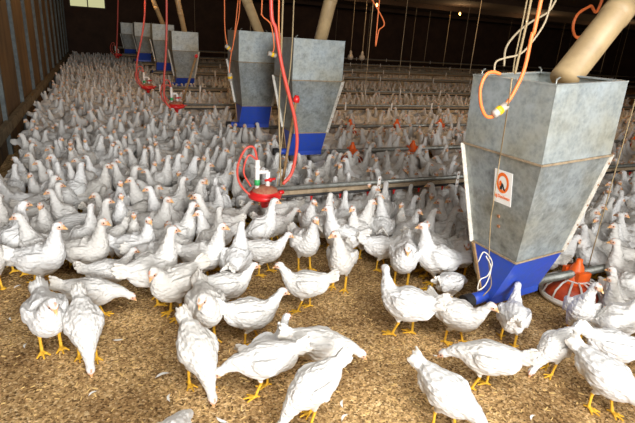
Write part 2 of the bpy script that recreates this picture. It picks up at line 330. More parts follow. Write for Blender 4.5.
tob = bpy.data.objects.new('lettering', tcv); COL.objects.link(tob); tcv.materials.append(M['sticker_o'])
bpy.context.view_layer.update(); wd = max(tob.dimensions.x, .01); sc_ = 2 * hu * .88 / wd
_dg = bpy.context.evaluated_depsgraph_get(); _me = bpy.data.meshes.new_from_object(tob.evaluated_get(_dg), depsgraph=_dg)
bpy.data.objects.remove(tob); tob = bpy.data.objects.new('lettering', _me); COL.objects.link(tob); tob.parent = st; tob.matrix_local = Matrix.Translation(c + nn * .0045 + vz * (-.66 * hv)) @ Matrix((ux, vz, nn)).transposed().to_4x4() @ Matrix.Diagonal((sc_, sc_ * 1.5, .1, 1))
# bolts and a dark smudge on the face under the sticker
for px, py in ((499, 216), (499, 226)):
    p = on_face(px, py); MB().obox(p + nn * .004, ux * .007, vz * .007, nn * .004).build('bolt', M['rivet'], hop)

# auger drop tubes
def tube_obj(a, b, r, label, rr=None):
    o = MB().tube([a, (Vector(a) + Vector(b)) / 2, b], r, 22).build('drop_tube', M['tube'], None, True)
    a, b = Vector(a), Vector(b); d = (b - a).normalized()
    mb = MB(); mb.tube([a + d * .5, a + d * .62], r * 1.06, 22); mb.build('coupling', M['tube'], o, True)
    return tag(o, label, 'pipe', 'feed drop tubes')
def up_to(a, b, z): a, b = Vector(a), Vector(b); return a + (b - a) * ((z - a.z) / (b.z - a.z))
a = atY(567, 76, 1.90); b = atY(624, 4, 2.0); a2 = a + (a - b).normalized() * .03
tube_obj(a2, up_to(a, b, ZC - .02), .078, 'thick pale feed tube slanting down into the large near hopper')
for p0, p1, Y, r, lab in (((320, 42), (330.5, 0), 4.87, .067, 'pale upright feed tube entering the second hopper'), ((260.5, 36), (246.5, 0), 6.25, .06, 'pale feed tube leaning left above the third hopper'),
                          ((185.5, 36), (177.5, 0), 11.35, .055, 'narrow feed tube above the fourth hopper'), ((164, 27), (153, 0), 13.75, .055, 'narrow feed tube leaning left above the fifth hopper')):
    a = atY(*p0, Y); b = atY(*p1, Y); tube_obj(a - (b - a).normalized() * .1, up_to(a, b, ZC - .01), r, lab)

# ------------------------------------------------------------------ feeder lines with pans, drinker lines
def make_pan():
    o = empty('pan_feeder', (0, 0, 0))
    MB().lathe([(0, .004), (.10, .0), (.165, .012), (.175, .045), (.168, .048), (.155, .02), (.0, .014)], n=32).build('dish', M['white'], o, True)
    MB().lathe([(.138, .03), (.142, .05), (.118, .10), (.085, .125), (.05, .132)], n=32).build('dome', M['dome'], o, True)
    g = MB()
    for k in range(14):
        t = 2 * math.pi * k / 14; c_, s_ = math.cos(t), math.sin(t)
        g.tube([(.06 * c_, .06 * s_, .150), (.11 * c_, .11 * s_, .138), (.155 * c_, .155 * s_, .10), (.172 * c_, .172 * s_, .045)], .0060, 6)
    for r_, z_ in ((.066, .150), (.172, .05)): g.tube([(r_ * math.cos(2 * math.pi * k / 32), r_ * math.sin(2 * math.pi * k / 32), z_) for k in range(33)], .005, 6, cap=False)
    g.build('grill', M['white'], o, True)
    MB().lathe([(.068, .128), (.068, .15), (.058, .158), (.052, .175), (.044, .19), (.03, .24), (.018, .262), (.016, .285), (0, .29)], n=24).build('cone', M['orange'], o, True)
    for s_ in (-1, 1): MB().obox((s_ * .05, 0, .185), (.012, 0, 0), (0, .042, 0), (0, 0, .028)).build('saddle', M['orange'], o)
    return o
pan0 = make_pan(); placed = []; first = [True]
def put_pan(x, y, z, lab, grp='pan feeders along the feed lines'):
    if first[0]: o = pan0; first[0] = False
    else: o = copy_tree(pan0)
    o.location = (x, y, z); o.rotation_euler.z = x * 1.7; o.scale = (1.13, 1.13, 1); placed.append((x, y, z)); tag(o, lab, 'pan feeder', grp)
def feed_line(Y, z, x0, x1, lab, pans=(), labs=(), slope=0.):
    o = MB().tube([(x0, Y, z), (x1, Y, z + slope * (x1 - x0))], .026, 14).build('feed_pipe', M['galv_pipe'], None, True)
    tag(o, lab, 'pipe', 'feed lines across the house')
    for px, l in zip(pans, labs): put_pan(px, Y, max(.0, z - .185), l)
    return o
NEARY = 1.84
feed_line(NEARY, .185, 2.245, 7.5, 'grey feed pipe leaving the large hopper at the lower right', (2.70, 4.9), ('red pan feeder with white grill beside the large hopper at lower right', 'red pan feeder at the far right outside the picture'))
x1a = atY(352, 152, 4.87).x; x1b = atY(412, 152, 4.87).x
feed_line(4.87, .285, 2.2, 14, 'grey feed pipe running right from the second hopper', [x1a + (x1b - x1a) * k for k in range(0, 8) if k != 3],
          ['orange topped pan feeder nearest the second hopper on its pipe', 'orange topped pan feeder beside the large hopper on the second hopper\'s pipe'] + ['orange topped pan feeder right of the large hopper on the second pipe'] * 9)
c3 = [atY(px, 123, 6.3).x for px in (350, 397, 440)]; dd = (c3[2] - c3[0]) / 2
feed_line(6.3, .30, 2.0, 18, 'grey feed pipe running right from the third hopper', [c3[0] + dd * k for k in range(0, 3)],
          ['red topped pan feeder on third pipe, leftmost', 'red topped pan feeder on third pipe, middle of three', 'red topped pan feeder on third pipe, rightmost of three'])
feed_line(11.35, .30, 1.9, 27, 'dim feed pipe running right from the fourth hopper')
feed_line(13.75, .37, 1.7, 27, 'dim feed pipe running right from the fifth hopper')
feed_line(16.8, .46, 1.5, 28, 'dim feed pipe running right from the second farthest hopper')
feed_line(19.6, .46, 1.3, 28, 'dim feed pipe by the back wall')
def drinker_line(Y, z, x0, x1, lab, clampx, labc, nip=.25, nmax=24):
    o = empty('drinker_line', (x0, Y, 0)); L = x1 - x0
    MB().tube([(0, 0, z), (L, 0, z)], .017, 12).build('support_pipe', M['galv_pipe'], o, True)
    MB().box((0, -.018, z - .050), (L, .018, z - .020)).build('profile', M['profile'], o)
    MB().tube([(0, -.012, z - .062), (L, -.012, z - .062)], .012, 8).build('water_pipe', M['rubber'], o)
    if nip:
        k = 0; x = .3
        while x < L and k < nmax:
            MB().lathe([(0, -.034), (.006, -.03), (.008, -.008), (.011, -.006), (.011, .006), (0, .008)], (x, -.012, z - .078), 8).build('nipple', M['red'], o); x += nip; k += 1
    for cxx in clampx:
        q = MB().box((cxx - x0 - .014, -.026, z - .085), (cxx - x0 + .014, -.020, z + .055)); qo = q.build('clamp', M['white'], o)
        if Y < 5:
            for zz in (-.06, -.02, .03): MB().obox((cxx - x0, -.028, z + zz), (.006, 0, 0), (0, .002, 0), (0, 0, .006)).build('screw', M['rivet'], qo)
    if Y > 12:
        for hx in (2.4, 9.2, 16.5, 24.):
            MB().tube([(hx, 0, z), (hx, 0, ZC)], .005, 5).build('hanger', M['cord'], o)
    return tag(o, lab, 'drinker line', 'drinker lines across the house')
drinker_line(3.25, .42, 1.13, 8, 'drinker line with red nipples nearest the camera, starting at the round red regulator', [atY(378, 178, 3.25).x, atY(457, 172, 3.25).x, 4.6, 6.2], '', .25)
drinker_line(7.6, .42, 1.15, 20, 'drinker line starting at the second red regulator', [atY(p, 106, 7.6).x for p in (238, 345, 391, 431)] + [7.9, 9.6], '', 0)
drinker_line(9.85, .42, .95, 26, 'drinker line starting at the third red regulator', [atY(p, 91, 9.85).x for p in (160, 200, 365, 400, 440, 612)], '', 0)
drinker_line(12.6, .5, 1.2, 27, 'drinker line behind the fourth hopper', [atY(p, 80, 12.6).x for p in (215, 343, 380, 433, 470)], '', 0)
drinker_line(15.4, .5, 1.2, 28, 'drinker line far back in the house', [atY(p, 73, 15.4).x for p in (220, 352, 383, 409, 446)], '', 0)
drinker_line(17.9, .6, .75, 28, 'drinker line starting beside the farthest red regulator', [atY(p, 66, 17.9).x for p in (350, 380, 410, 450)], '', 0)
drinker_line(20.9, .7, .75, 28, 'drinker line closest to the back wall', [atY(p, 62, 20.9).x for p in (356, 386, 430)], '', 0)

def regulator(x, y, z, s, lab, loopside=-1):
    o = empty('pressure_regulator', (x, y, z)); 
    MB().lathe([(0, -.10), (.022, -.10), (.026, -.095), (.032, -.062), (.038, -.055), (.055, -.045), (.112, -.025), (.122, -.018), (.124, 0), (.118, .008), (.104, .018), (.098, .03)], n=32).build('bowl', M['red'], o, True)
    MB().lathe([(.099, .028), (.085, .046), (.05, .062), (.02, .066), (0, .067)], n=28).build('dusty_cover', M['dust'], o, True)
    q = MB(); q.tube([(-.06, 0, .04), (-.06, 0, .26)], .017, 14); q.tube([(.02, 0, .05), (.02, 0, .17)], .017, 14); q.tube([(-.06, 0, .17), (.02, 0, .17)], .015, 12); q.tube([(-.06, 0, .2), (-.06, 0, .215)], .022, 14)
    q.build('riser', M['white'], o, True)
    MB().tube([(-.06, 0, .075), (-.06, 0, .115)], .021, 14).build('green_collar', M['green'], o, True)
    q = MB(); q.tube([(-.01, -.02, .11), (.07, -.02, .12)], .009, 8); q.tube([(.03, -.035, .115), (.03, 0, .115)], .014, 10); q.build('valve_handle', M['red'], o, True)
    q = MB(); q.tube(spline([(-.06, 0, .25), (-.09, 0, .35), (-.15, 0, .34), (-.2, .01, .22), (-.19, .01, .10), (-.12, 0, .01), (-.09, -.02, .02)], 6), .0085, 8); q.build('feed_hose', M['hose'], o, True)
    q = MB(); q.tube(spline([(-.055, .01, .25), (-.12, .02, .29), (-.155, .02, .17), (-.10, .02, .06)], 6), .007, 8); q.build('feed_hose', M['hose'], o, True)
    q = MB(); q.tube([(.1, 0, .0), (.145, 0, .01)], .016, 10); q.build('outlet', M['red'], o, True)
    o.scale = (s, s, s); return tag(o, lab, 'pressure regulator', 'red regulators at the ends of the drinker lines')
regulator(1.04, 3.2, .40, 1.0, 'round red regulator with white risers in front of the flock, nearest of all')
regulator(1.03, 7.6, .40, 1.05, 'round red regulator in the middle distance before the fourth hopper')
regulator(.83, 9.85, .42, 1.05, 'round red regulator third nearest, left of the fourth hopper')
regulator(.62, 17.9, .56, 1.05, 'tiny red regulator farthest back by the distant hoppers')

# breather sticks with red caps
for a, b, lab in ((atY(282, 185, 3.27), atY(296, 101, 3.27), 'tan breather stick with red cap rising beside the nearest red regulator'),
                  (atY(183, 101, 7.62), atY(196, 57, 7.62), 'tan breather stick with red cap leaning before the fourth hopper')):
    o = MB().tube([a, b], .011 if a.y < 5 else .017, 10).build('breather_stick', M['wood'], None, True)
    d = (b - a).normalized(); MB().tube([b - d * .01, b + d * .015, b + d * .04], [.022, .026, .014], 12).build('red_cap', M['red'], o, True)
    tag(o, lab, 'breather pipe', 'breather sticks with red caps')

# ------------------------------------------------------------------ hoses, cables, cords
def line(name, pts, r, m, lab, cat, grp=None, n=8):
    o = MB().tube(spline(pts, n), r, 8).build(name, M[m], None, True); return tag(o, lab, cat, grp)
def PY(lst, Y): return [atY(x, y, Y) for x, y in lst]
def ceil_start(p): return Vector((p.x, p.y, ZC - .01))
def hang(name, pix, Y, r, m, lab, cat, grp=None):
    pts = PY(pix, Y); pts = [Vector((pts[0].x + (pts[0].x - pts[1].x) * .2, Y, ZC - .01))] + pts; return line(name, pts, r, m, lab, cat, grp)
hang('water_hose', [(271, -4), (276, 30), (282, 66), (289, 95), (295, 120), (297, 145), (292, 172), (283, 184)], 3.15, .013, 'hose', 'thick red water hose hanging before the second hopper', 'hose', 'red water hoses')
hang('water_hose', [(166.5, 0), (166, 50), (164, 80), (165, 100), (172, 110)], 7.5, .015, 'hose', 'red water hose hanging to the second red regulator', 'hose', 'red water hoses')
hang('water_hose', [(145, 0), (143, 30), (137, 62), (138, 80), (146, 90)], 9.8, .016, 'hose', 'red water hose hanging to the third red regulator', 'hose', 'red water hoses')
hang('water_hose', [(118, 0), (117, 40), (116, 58)], 17.8, .022, 'hose', 'thin red water hose near the back wall', 'hose', 'red water hoses')
hang('electric_cable', [(279, 0), (280, 40), (284, 80), (291, 105)], 3.3, .006, 'cable', 'thin orange cable twisted along the thick red hose', 'cable')
hang('hanging_rope', [(283, 0), (281, 60), (279, 110), (280, 150), (281, 186)], 3.25, .006, 'rope', 'tan rope holding up the nearest drinker line', 'rope', 'ropes and cords hanging from the ceiling')
hang('hanging_rope', [(294, 0), (291, 60), (284, 120), (277, 188)], 3.27, .004, 'rope', 'thin tan rope just right of the thick red hose', 'rope', 'ropes and cords hanging from the ceiling')
def plug(c, d, r, L, par=None):
    c, d = Vector(c), Vector(d).normalized(); o = MB().tube([c - d * L, c - d * L * .9, c + d * L * .9, c + d * L], [r * .6, r, r, r * .6], 12).build('plug', M['plug'], None, True)
    MB().tube([c - d * L * .15, c + d * L * .4], r * 1.08, 12).build('yellow_band', M['yellow'], o, True); return o
def cable(pix, Y, lab, r=.006, ceil=True):
    o = hang('electric_cable', pix, Y, r, 'cable', lab, 'cable', 'orange electric cables') if ceil else line('electric_cable', PY(pix, Y), r, 'cable', lab, 'cable', 'orange electric cables')
    return o
def add_plug(par, px, py, Y, dx, dy, r, L):
    c_ = atY(px, py, Y - .01); d = atY(px + dx, py + dy, Y - .01) - c_; o = plug(c_, d, r, L); o.parent = par
cbl = cable([(224.5, 0), (225, 30), (228, 47), (232, 50), (235, 30), (238, 0)], 5.6, 'orange cable loop with yellow plug left of the third hopper'); add_plug(cbl, 228, 47.5, 5.6, 1, .9, .022, .035)
cbl = cable([(240, 0), (236, 30), (231, 55), (229.5, 72), (232, 80)], 5.65, 'orange cable with yellow plug low on the third hopper\'s side'); add_plug(cbl, 230, 77, 5.65, .1, 1, .026, .045)
cbl = cable([(262, 0), (262, 15), (271, 25), (274, 48), (270, 54)], 4.25, 'orange cable with yellow plug beside the second hopper'); add_plug(cbl, 272, 54.5, 4.25, 1, .35, .02, .04)
cbl = cable([(541, 0), (532, 35), (524, 70), (514, 92), (507, 103), (503, 107)], 1.50, 'bright orange cable hanging to the yellow plug on the large hopper', .0075)
add_plug(cbl, 500, 110, 1.50, -1, .75, .017, .037)
line('electric_cable', PY([(493, 117), (486, 116), (481, 105), (480.5, 88), (486, 75), (493, 72), (500, 74)], 1.50), .0065, 'cable', 'orange cable loop from the plug up over the large hopper rim', 'cable', 'orange electric cables')
cable([(603, -3), (590, 6), (578, 14), (573, 27), (576, 37), (583, 36)], 2.3, 'orange looped cable at upper right beside the thick pale tube', .009)
cable([(374, 18), (372, 5), (381, 10), (384, 22), (379, 30), (376, 38)][::-1][:3] + [(370, -4)], 4.4, 'short orange cable hanging beside the second hopper\'s feed tube', .006)
line('beige_hose', [Vector(p) for p in PY([(556, 0), (548, 12), (531, 22), (517, 33), (506, 48), (504, 66)], 2.15)], .006, 'beige', 'beige cable curving over the back of the large hopper', 'cable', 'beige cables over the large hopper')
line('beige_hose', [Vector(p) for p in PY([(552, -2), (545, 22), (532, 42), (520, 54), (505, 58), (496, 62), (494, 72)], 1.95)], .005, 'beige', 'second beige cable bending above the large hopper rim', 'cable', 'beige cables over the large hopper')
hang('hanging_rope', [(531, 0), (525, 30), (518, 60), (515, 74)], 1.72, .0055, 'rope', 'pale rope holding the front of the large hopper', 'rope', 'ropes and cords hanging from the ceiling')
hang('hanging_rope', [(527, 0), (521, 30), (515, 58), (513, 72)], 2.0, .004, 'rope', 'thin rope behind the bright orange cable', 'rope', 'ropes and cords hanging from the ceiling')
# thin string running down over the face of the near hopper
def near_face(px, py, off=.012): p = on_face(px, py) + nn * off; return hop.matrix_world @ p
line('string', [atY(512, 78, 1.45), atY(509, 100, 1.45)] + [near_face(504 - (k * 2.1), 150 + k * 14, .02) for k in range(0, 6)] + [atY(489, 262, 1.62), atY(491, 285, 1.66), atY(483, 296, 1.68)], .0028, 'rope', 'thin string running down the left face of the large hopper', 'string')
line('string', PY([(478, 262), (484, 252), (492, 262), (488, 275), (480, 280), (478, 290), (486, 284), (491, 268), (486, 256)], 1.60), .003, 'flange', 'tangled white string tied round the blue boot of the large hopper', 'string')
# plain cords
for pix, Y, r, lab in (([(374, 0), (363.5, 107)], 7.6, .006, 'pale cord hanging just right of the second hopper'), ([(403, 0), (397.5, 88)], 9.85, .006, 'thin pale cord, second to the right of the second hopper'),
                       ([(480, 0), (469.5, 74)], 7.6, .006, 'pale cord hanging just left of the large hopper'), ([(366, 0), (361, 70)], 15.4, .012, 'faint cord with pale bundle tied on it'),
                       ([(447, 12), (443, 66)], 15.4, .009, 'faint brown cord on the dark wall, left of the large hopper'), ([(429, 20), (424, 62)], 17.9, .01, 'faint brown cord, farther back and left'),
                       ([(609, 40), (600, 74)], 9.85, .006, 'thin dim cord right of the thick pale tube')):
    a = atY(*pix[0], Y); b = atY(*pix[1], Y); line('hanging_rope', [(b.x, Y, ZC - .01), (b.x, Y, (ZC + b.z) / 2), (b.x, Y, b.z)], r, 'cord', lab, 'rope', 'ropes and cords hanging from the ceiling', 2)
x_ = 2.80; line('hanging_rope', [(x_, NEARY, ZC - .01), (x_, NEARY, 1.4), (x_, NEARY, .21)], .0035, 'rope', 'tan cord hanging right of the large hopper to its pipe', 'rope', 'ropes and cords hanging from the ceiling', 2)
for x, y, lab in ((atY(350, 53, 15.3).x, 15.3, 'small pale bundle of cord hanging at left of two'), (atY(361.5, 54, 15.3).x, 15.3, 'small pale bundle of cord hanging at right of two')):
    z = atY(355, 54, 15.3).z
    o = MB().lathe([(0, .12), (.03, .1), (.05, .05), (.045, .0), (.09, -.06), (.10, -.13), (.06, -.19), (0, -.2)], (x, y - .05, z), 12).build('cord_bundle', M['flange'], None, True)
    MB().tube([(x, y - .05, z + .1), (x, y - .05, ZC)], .008, 6).build('cord', M['cord'], o)
    tag(o, lab, 'cord bundle', 'pale bundles on hanging cords')

# ------------------------------------------------------------------ hens
def catmull(rows, n):
    P = np.array(rows, float); P = np.vstack([2 * P[0] - P[1], P, 2 * P[-1] - P[-2]]); out = []
    for i in range(1, len(P) - 2):
        a, b, c_, d = P[i - 1:i + 3]
        for k in range(n):
            t = k / n; out.append(.5 * (2 * b + (c_ - a) * t + (2 * a - 5 * b + 4 * c_ - d) * t * t + (3 * b - a - 3 * c_ + d) * t ** 3))
    out.append(P[-2]); return np.array(out)
def loft(mb, rows, n=4, seg=16):
    """rows: (x, y, z, half width, half height)"""
    Q = catmull(rows, n); C_ = Q[:, :3]; T = np.gradient(C_, axis=0); T /= np.linalg.norm(T, axis=1)[:, None] + 1e-9
    vs = []; fs = []; m_ = len(Q)
    for q, t in zip(Q, T):
        side = np.cross(t, [0, 0, 1.]); 
        if np.linalg.norm(side) < .2: side = np.array([1., 0, 0])
        side /= np.linalg.norm(side); up = np.cross(side, t)
        for k in range(seg):
            th = 2 * math.pi * k / seg
            vs.append(tuple(q[:3] + side * math.cos(th) * max(q[3], .001) + up * math.sin(th) * max(q[4], .001)))
    for i in range(m_ - 1):
        for k in range(seg):
            a0 = i * seg + k; b0 = i * seg + (k + 1) % seg; fs.append((a0, b0, b0 + seg, a0 + seg))
    fs.append(tuple(range(seg))[::-1]); fs.append(tuple((m_ - 1) * seg + k for k in range(seg)))
    mb.add(vs, fs)
POSES = {
 'up': dict(sp=[(-.150, .225, .018, .024), (-.122, .212, .042, .044), (-.082, .200, .061, .066), (-.035, .190, .072, .080), (.012, .198, .072, .083), (.048, .225, .061, .070), (.066, .262, .046, .051), (.074, .298, .034, .037),
               (.080, .328, .0265, .030), (.087, .354, .022, .025)], head=(.101, .377, -8), tail=(-.140, .225, 28), wing=((.036, .238), (-.145, .195)), legs=(.005, -.012)),
 'tall': dict(sp=[(-.120, .172, .016, .020), (-.102, .172, .036, .038), (-.072, .178, .055, .060), (-.037, .190, .068, .077), (.003, .213, .069, .081), (.030, .245, .059, .067), (.044, .280, .046, .050), (.051, .312, .035, .039),
               (.055, .342, .0255, .029), (.060, .368, .0215, .025)], head=(.078, .391, -8), tail=(-.112, .178, 8), wing=((.018, .255), (-.120, .165)), legs=(-.02, .0)),
 'walk': dict(sp=[(-.165, .240, .018, .024), (-.13, .225, .042, .043), (-.09, .205, .062, .064), (-.03, .188, .073, .080), (.03, .185, .073, .079), (.075, .200, .059, .064), (.105, .224, .042, .046), (.125, .250, .030, .034),
               (.143, .275, .023, .027), (.158, .295, .020, .023)], head=(.176, .308, -15), tail=(-.155, .238, 45), wing=((.06, .215), (-.14, .215)), legs=(.04, -.045)),
 'low': dict(sp=[(-.175, .245, .018, .024), (-.14, .228, .042, .043), (-.09, .207, .062, .064), (-.03, .190, .073, .078), (.03, .182, .072, .076), (.08, .182, .058, .060), (.118, .183, .041, .043), (.150, .176, .030, .032),
               (.178, .164, .023, .026), (.198, .150, .020, .022)], head=(.214, .139, -38), tail=(-.165, .243, 42), wing=((.065, .205), (-.14, .215)), legs=(.04, -.03)),
 'peck': dict(sp=[(-.155, .290, .018, .024), (-.125, .268, .042, .043), (-.085, .235, .062, .064), (-.03, .203, .073, .080), (.03, .182, .072, .078), (.072, .160, .058, .060), (.100, .135, .042, .043), (.122, .107, .030, .032),
               (.138, .080, .023, .026), (.150, .060, .020, .022)], head=(.160, .044, -62), tail=(-.145, .286, 50), wing=((.06, .198), (-.13, .250)), legs=(.02, -.03)),
 'tuck': dict(sp=[(-.150, .245, .020, .026), (-.120, .226, .042, .045), (-.08, .206, .062, .066), (-.03, .190, .073, .080), (.02, .188, .074, .083), (.058, .207, .063, .072), (.078, .235, .047, .053), (.090, .262, .034, .038),
               (.101, .283, .026, .029), (.113, .296, .021, .024)], head=(.128, .298, -48), tail=(-.140, .243, 35), wing=((.045, .222), (-.145, .205)), legs=(.0, -.005)),
}
def make_hen_mesh(name, pose, yaw=0., voxel=.0045, sit=False, seed=0, dec=None):
    P = POSES[pose]; rs = np.random.default_rng(seed); sp = P['sp']; mb = MB()
    yr = math.radians(yaw)
    piv = np.array([0, sp[5][0], 0]); ystart = 5
    hy, hz, hp = P['head']; hp = math.radians(hp)
    def turn(p, wgt):
        a = yr * wgt; p = np.array(p, float) - piv; c_, s_ = math.cos(a), math.sin(a)
        return np.array([c_ * p[0] - s_ * p[1], s_ * p[0] + c_ * p[1], p[2]]) + piv
    rows = []; K = len(sp)
    for i, (y, z, w_, h) in enumerate(sp):
        wgt = 0 if i < ystart else ((i - ystart + 1) / (K - ystart + .5)); p = turn((0, y, z), wgt * .9); tk = 1.09 if i <= 5 else (1 + .12 * max(0, 2 - abs(i - 7)) / 2 if pose != 'tall' else .96); rows.append((*p, w_ * tk, h * tk))
    fwd = np.array([0, math.cos(hp), math.sin(hp)]); upv = np.array([0, -math.sin(hp), math.cos(hp)]); hc0 = np.array([0, hy, hz])
    def H(a, b, side=0.): return turn(hc0 + fwd * a + upv * b + np.array([side, 0, 0]), .9) if False else None
    hc = turn(hc0, .9); cc, ss = math.cos(yr), math.sin(yr)
    rot = lambda v: np.array([cc * v[0] - ss * v[1], ss * v[0] + cc * v[1], v[2]])
    F, U, X = rot(fwd), rot(upv), rot(np.array([1., 0, 0]))
    hp_ = lambda a, b, s=0.: hc + F * a + U * b + X * s
    hrows = [(-.008, .0, .0210, .0235), (.006, .003, .0212, .0228), (.018, .001, .0178, .0188), (.027, -.002, .0125, .0135)]
    rows += [(*hp_(a, b), w_, h) for a, b, w_, h in hrows]
    loft(mb, rows, 4, 20)
    loft(mb, [(*hp_(.022, -.003), .010, .011), (*hp_(.033, -.0035), .0078, .009), (*hp_(.044, -.006), .0055, .006), (*hp_(.051, -.010), .003, .003)], 3, 10)   # beak
    loft(mb, [(*hp_(.0, .019), .003, .004), (*hp_(.012, .020), .0035, .007), (*hp_(.024, .013), .003, .004)], 3, 8)      # small comb
    # tail fan
    ty, tz, ta = P['tail']; ta = math.radians(ta)
    for k in range(7):
        u = (k - 3) / 3.; a = ta - abs(u) * .35; L_ = .115 * (1 - .12 * abs(u)) * rs.uniform(.88, 1.08)
        b0 = np.array([u * .018, ty + .02, tz - .012 - abs(u) * .012]); d = np.array([u * .22, -math.cos(a), math.sin(a)]); d /= np.linalg.norm(d)
        loft(mb, [(*b0, .010, .016), (*(b0 + d * L_ * .4), .009, .020), (*(b0 + d * L_ * .8), .006, .016), (*(b0 + d * L_), .003, .006)], 3, 10)
    # rump fluff
    for s_ in (-1, 1):
        loft(mb, [(s_ * .022, ty + .10, tz - .085, .03, .03), (s_ * .026, ty + .045, tz - .062, .032, .036), (s_ * .020, ty + .015, tz - .042, .022, .028), (s_ * .012, ty - .005, tz - .020, .008, .012)], 3, 12)
    # wings
    (sy_, sz_), (ey, ez) = P['wing']
    for s_ in (-1, 1):
        def wp(t, drop=0., out=0.):
            y = sy_ + (ey - sy_) * t; z = sz_ + (ez - sz_) * t - drop
            bulge = .068 + .013 * math.sin(math.pi * min(t * 1.25, 1)) - .030 * max(0, t - .55) / .45
            return (s_ * (bulge + out), y, z)
        loft(mb, [(*wp(0, .0, -.012), .010, .018), (*wp(.18, .004), .013, .036), (*wp(.42, .010), .013, .043), (*wp(.66, .008), .012, .036), (*wp(.88, .0), .009, .021), (*wp(1.04, -.002), .005, .008)], 4, 14)
        for j in range(5):
            dr = -.018 + .014 * j; le = 1.10 - .10 * j + rs.uniform(-.02, .02)
            loft(mb, [(*wp(.40, dr * 1.2 + .006, .001), .006, .010), (*wp(.40 + (le - .4) * .5, dr + .004, .002), .0065, .011), (*wp(le, dr * .6, -.003), .005, .006)], 3, 8)
    legs = []
    if not sit:
        for s_, fy in zip((-1, 1), P['legs']):
            loft(mb, [(s_ * .036, -.005, .165, .036, .040), (s_ * .038, .0 + fy * .3, .135, .027, .031), (s_ * .038, -.004 + fy * .5, .108, .014, .016), (s_ * .038, -.012 + fy * .6, .092, .009, .010)], 4, 12)
            a = np.array([s_ * .038, -.014 + fy * .6, .094]); b = np.array([s_ * .038, fy, .014]); legs.append((a, b))
            mb.tube([a, a + (b - a) * .5, b], [.0088, .0072, .0080], 10)
            for ang, L_ in ((-32, .052), (0, .062), (32, .050), (172, .026)):
                r_ = math.radians(ang); d = np.array([math.sin(r_) * 1, math.cos(r_), 0]); c_ = b + np.array([0, 0, -.003])
                e1 = c_ + d * L_ * .5 + np.array([0, 0, -.001]); e2 = c_ + d * L_; e2[2] = .0055
                mb.tube([c_, e1, e2], [.0066, .0056, .0046], 8); legs.append((c_, e2))
    v = np.array(mb.v); dz = -.088 if sit else 0.
    o = mb.build(name, M['plumage']); me0 = o.data
    rm = o.modifiers.new('r', 'REMESH'); rm.mode = 'VOXEL'; rm.voxel_size = voxel
    if dec: dm = o.modifiers.new('d', 'DECIMATE'); dm.ratio = dec
    dg = bpy.context.evaluated_depsgraph_get(); ev = o.evaluated_get(dg); me = bpy.data.meshes.new_from_object(ev, depsgraph=dg)
    bpy.data.objects.remove(o); bpy.data.meshes.remove(me0); me.name = name
    n = len(me.vertices); co = np.empty(n * 3, np.float32); me.vertices.foreach_get('co', co); co = co.reshape(-1, 3).astype(float)
    no = np.empty(n * 3, np.float32); me.vertices.foreach_get('normal', no); no = no.reshape(-1, 3)
    col = np.tile(np.array([.70, .70, .69]), (n, 1))
    nz = np.zeros(n)
    for k in range(5):
        fr = rs.normal(0, 45 + 35 * k, 3); nz += np.sin(co @ fr + rs.uniform(0, 6)) / (1 + k * .6)
    col *= (1 + .018 * nz)[:, None]
    low = np.clip((.17 - co[:, 2]) / .08, 0, 1) * (np.abs(co[:, 1]) < .14); col *= 1 - low[:, None] * np.array([.05, .09, .16])      # soiled belly
    tailm = np.clip((-co[:, 1] - .15) / .06, 0, 1); col *= 1 - tailm[:, None] * np.array([.02, .05, .10])
    # head colours
    rel = co - hc; a = rel @ F; b = rel @ U; s = rel @ X
    hd = np.linalg.norm(rel, axis=1) < .062
    rr = np.sqrt((a - .012) ** 2 + (b - .001) ** 2)
    face = hd & (np.abs(s) > .006) & (rr < .0135) & (a < .027); wf = np.clip((.0145 - rr) / .006, 0, 1) * face
    face2 = hd & (a > .019) & (np.abs(s) < .017) & (np.abs(b) < .016); wf = np.maximum(wf, np.clip((a - .017) / .004, 0, 1) * face2)
    pink = np.array([.76, .46, .33]); col = col * (1 - wf[:, None]) + pink * wf[:, None]
    cm = hd & (b > .0215) & (a > .002) & (a < .03) & (np.abs(s) < .006); col[cm] = (.72, .36, .26)
    bk = hd & (a > .0285) & (np.abs(s) < .014) & (b < .010) & (b > -.020); col[bk] = (.78, .42, .18); col[bk & (a > .043)] = (.82, .62, .38)
    yel = np.zeros(n, bool)
    for p, q in legs:
        d = q - p; t = np.clip(((co - p) @ d) / (d @ d), 0, 1); dist = np.linalg.norm(co - (p + t[:, None] * d), axis=1); yel |= (dist < .0125) & (co[:, 2] < .096)
    col[yel] = (.80, .46, .045)
    amp = np.where(hd | yel, 0, 1.)
    hf = np.zeros(n)
    for k in range(6):
        fr = rs.normal(0, 1, 3); fr *= (150 + 40 * k) / np.linalg.norm(fr); fr[1] *= .5; hf += np.sin(co @ fr + rs.uniform(0, 6))
    if voxel < .008: co = co + no * (amp * (.0006 * hf + .0006 * nz))[:, None]
    # eyes
    ev_, ef_ = [], []
    faces = [tuple(p.vertices) for p in me.polygons]
    if voxel < .008:
        for sd in (-1, 1):
            c_ = hp_(.0130, .005, sd * .0180); k0 = n + len(ev_)
            for i in range(5):
                ph = math.pi * i / 4
                for j in range(8):
                    th = math.pi * 2 * j / 8; ev_.append(c_ + .0046 * np.array([math.sin(ph) * math.cos(th), math.sin(ph) * math.sin(th), math.cos(ph)]))
            for i in range(4):
                for j in range(8): ef_.append((k0 + i * 8 + j, k0 + (i + 1) * 8 + j, k0 + (i + 1) * 8 + (j + 1) % 8, k0 + i * 8 + (j + 1) % 8))
        co = np.vstack([co, np.array(ev_)]); col = np.vstack([col, np.tile([.06, .03, .02], (len(ev_), 1))])
    co[:, 2] += dz; co[:, 1] *= .93
    if sit: co[:, 2] = np.where(co[:, 2] < .012, .004 + (co[:, 2] + .09) * .08, co[:, 2])
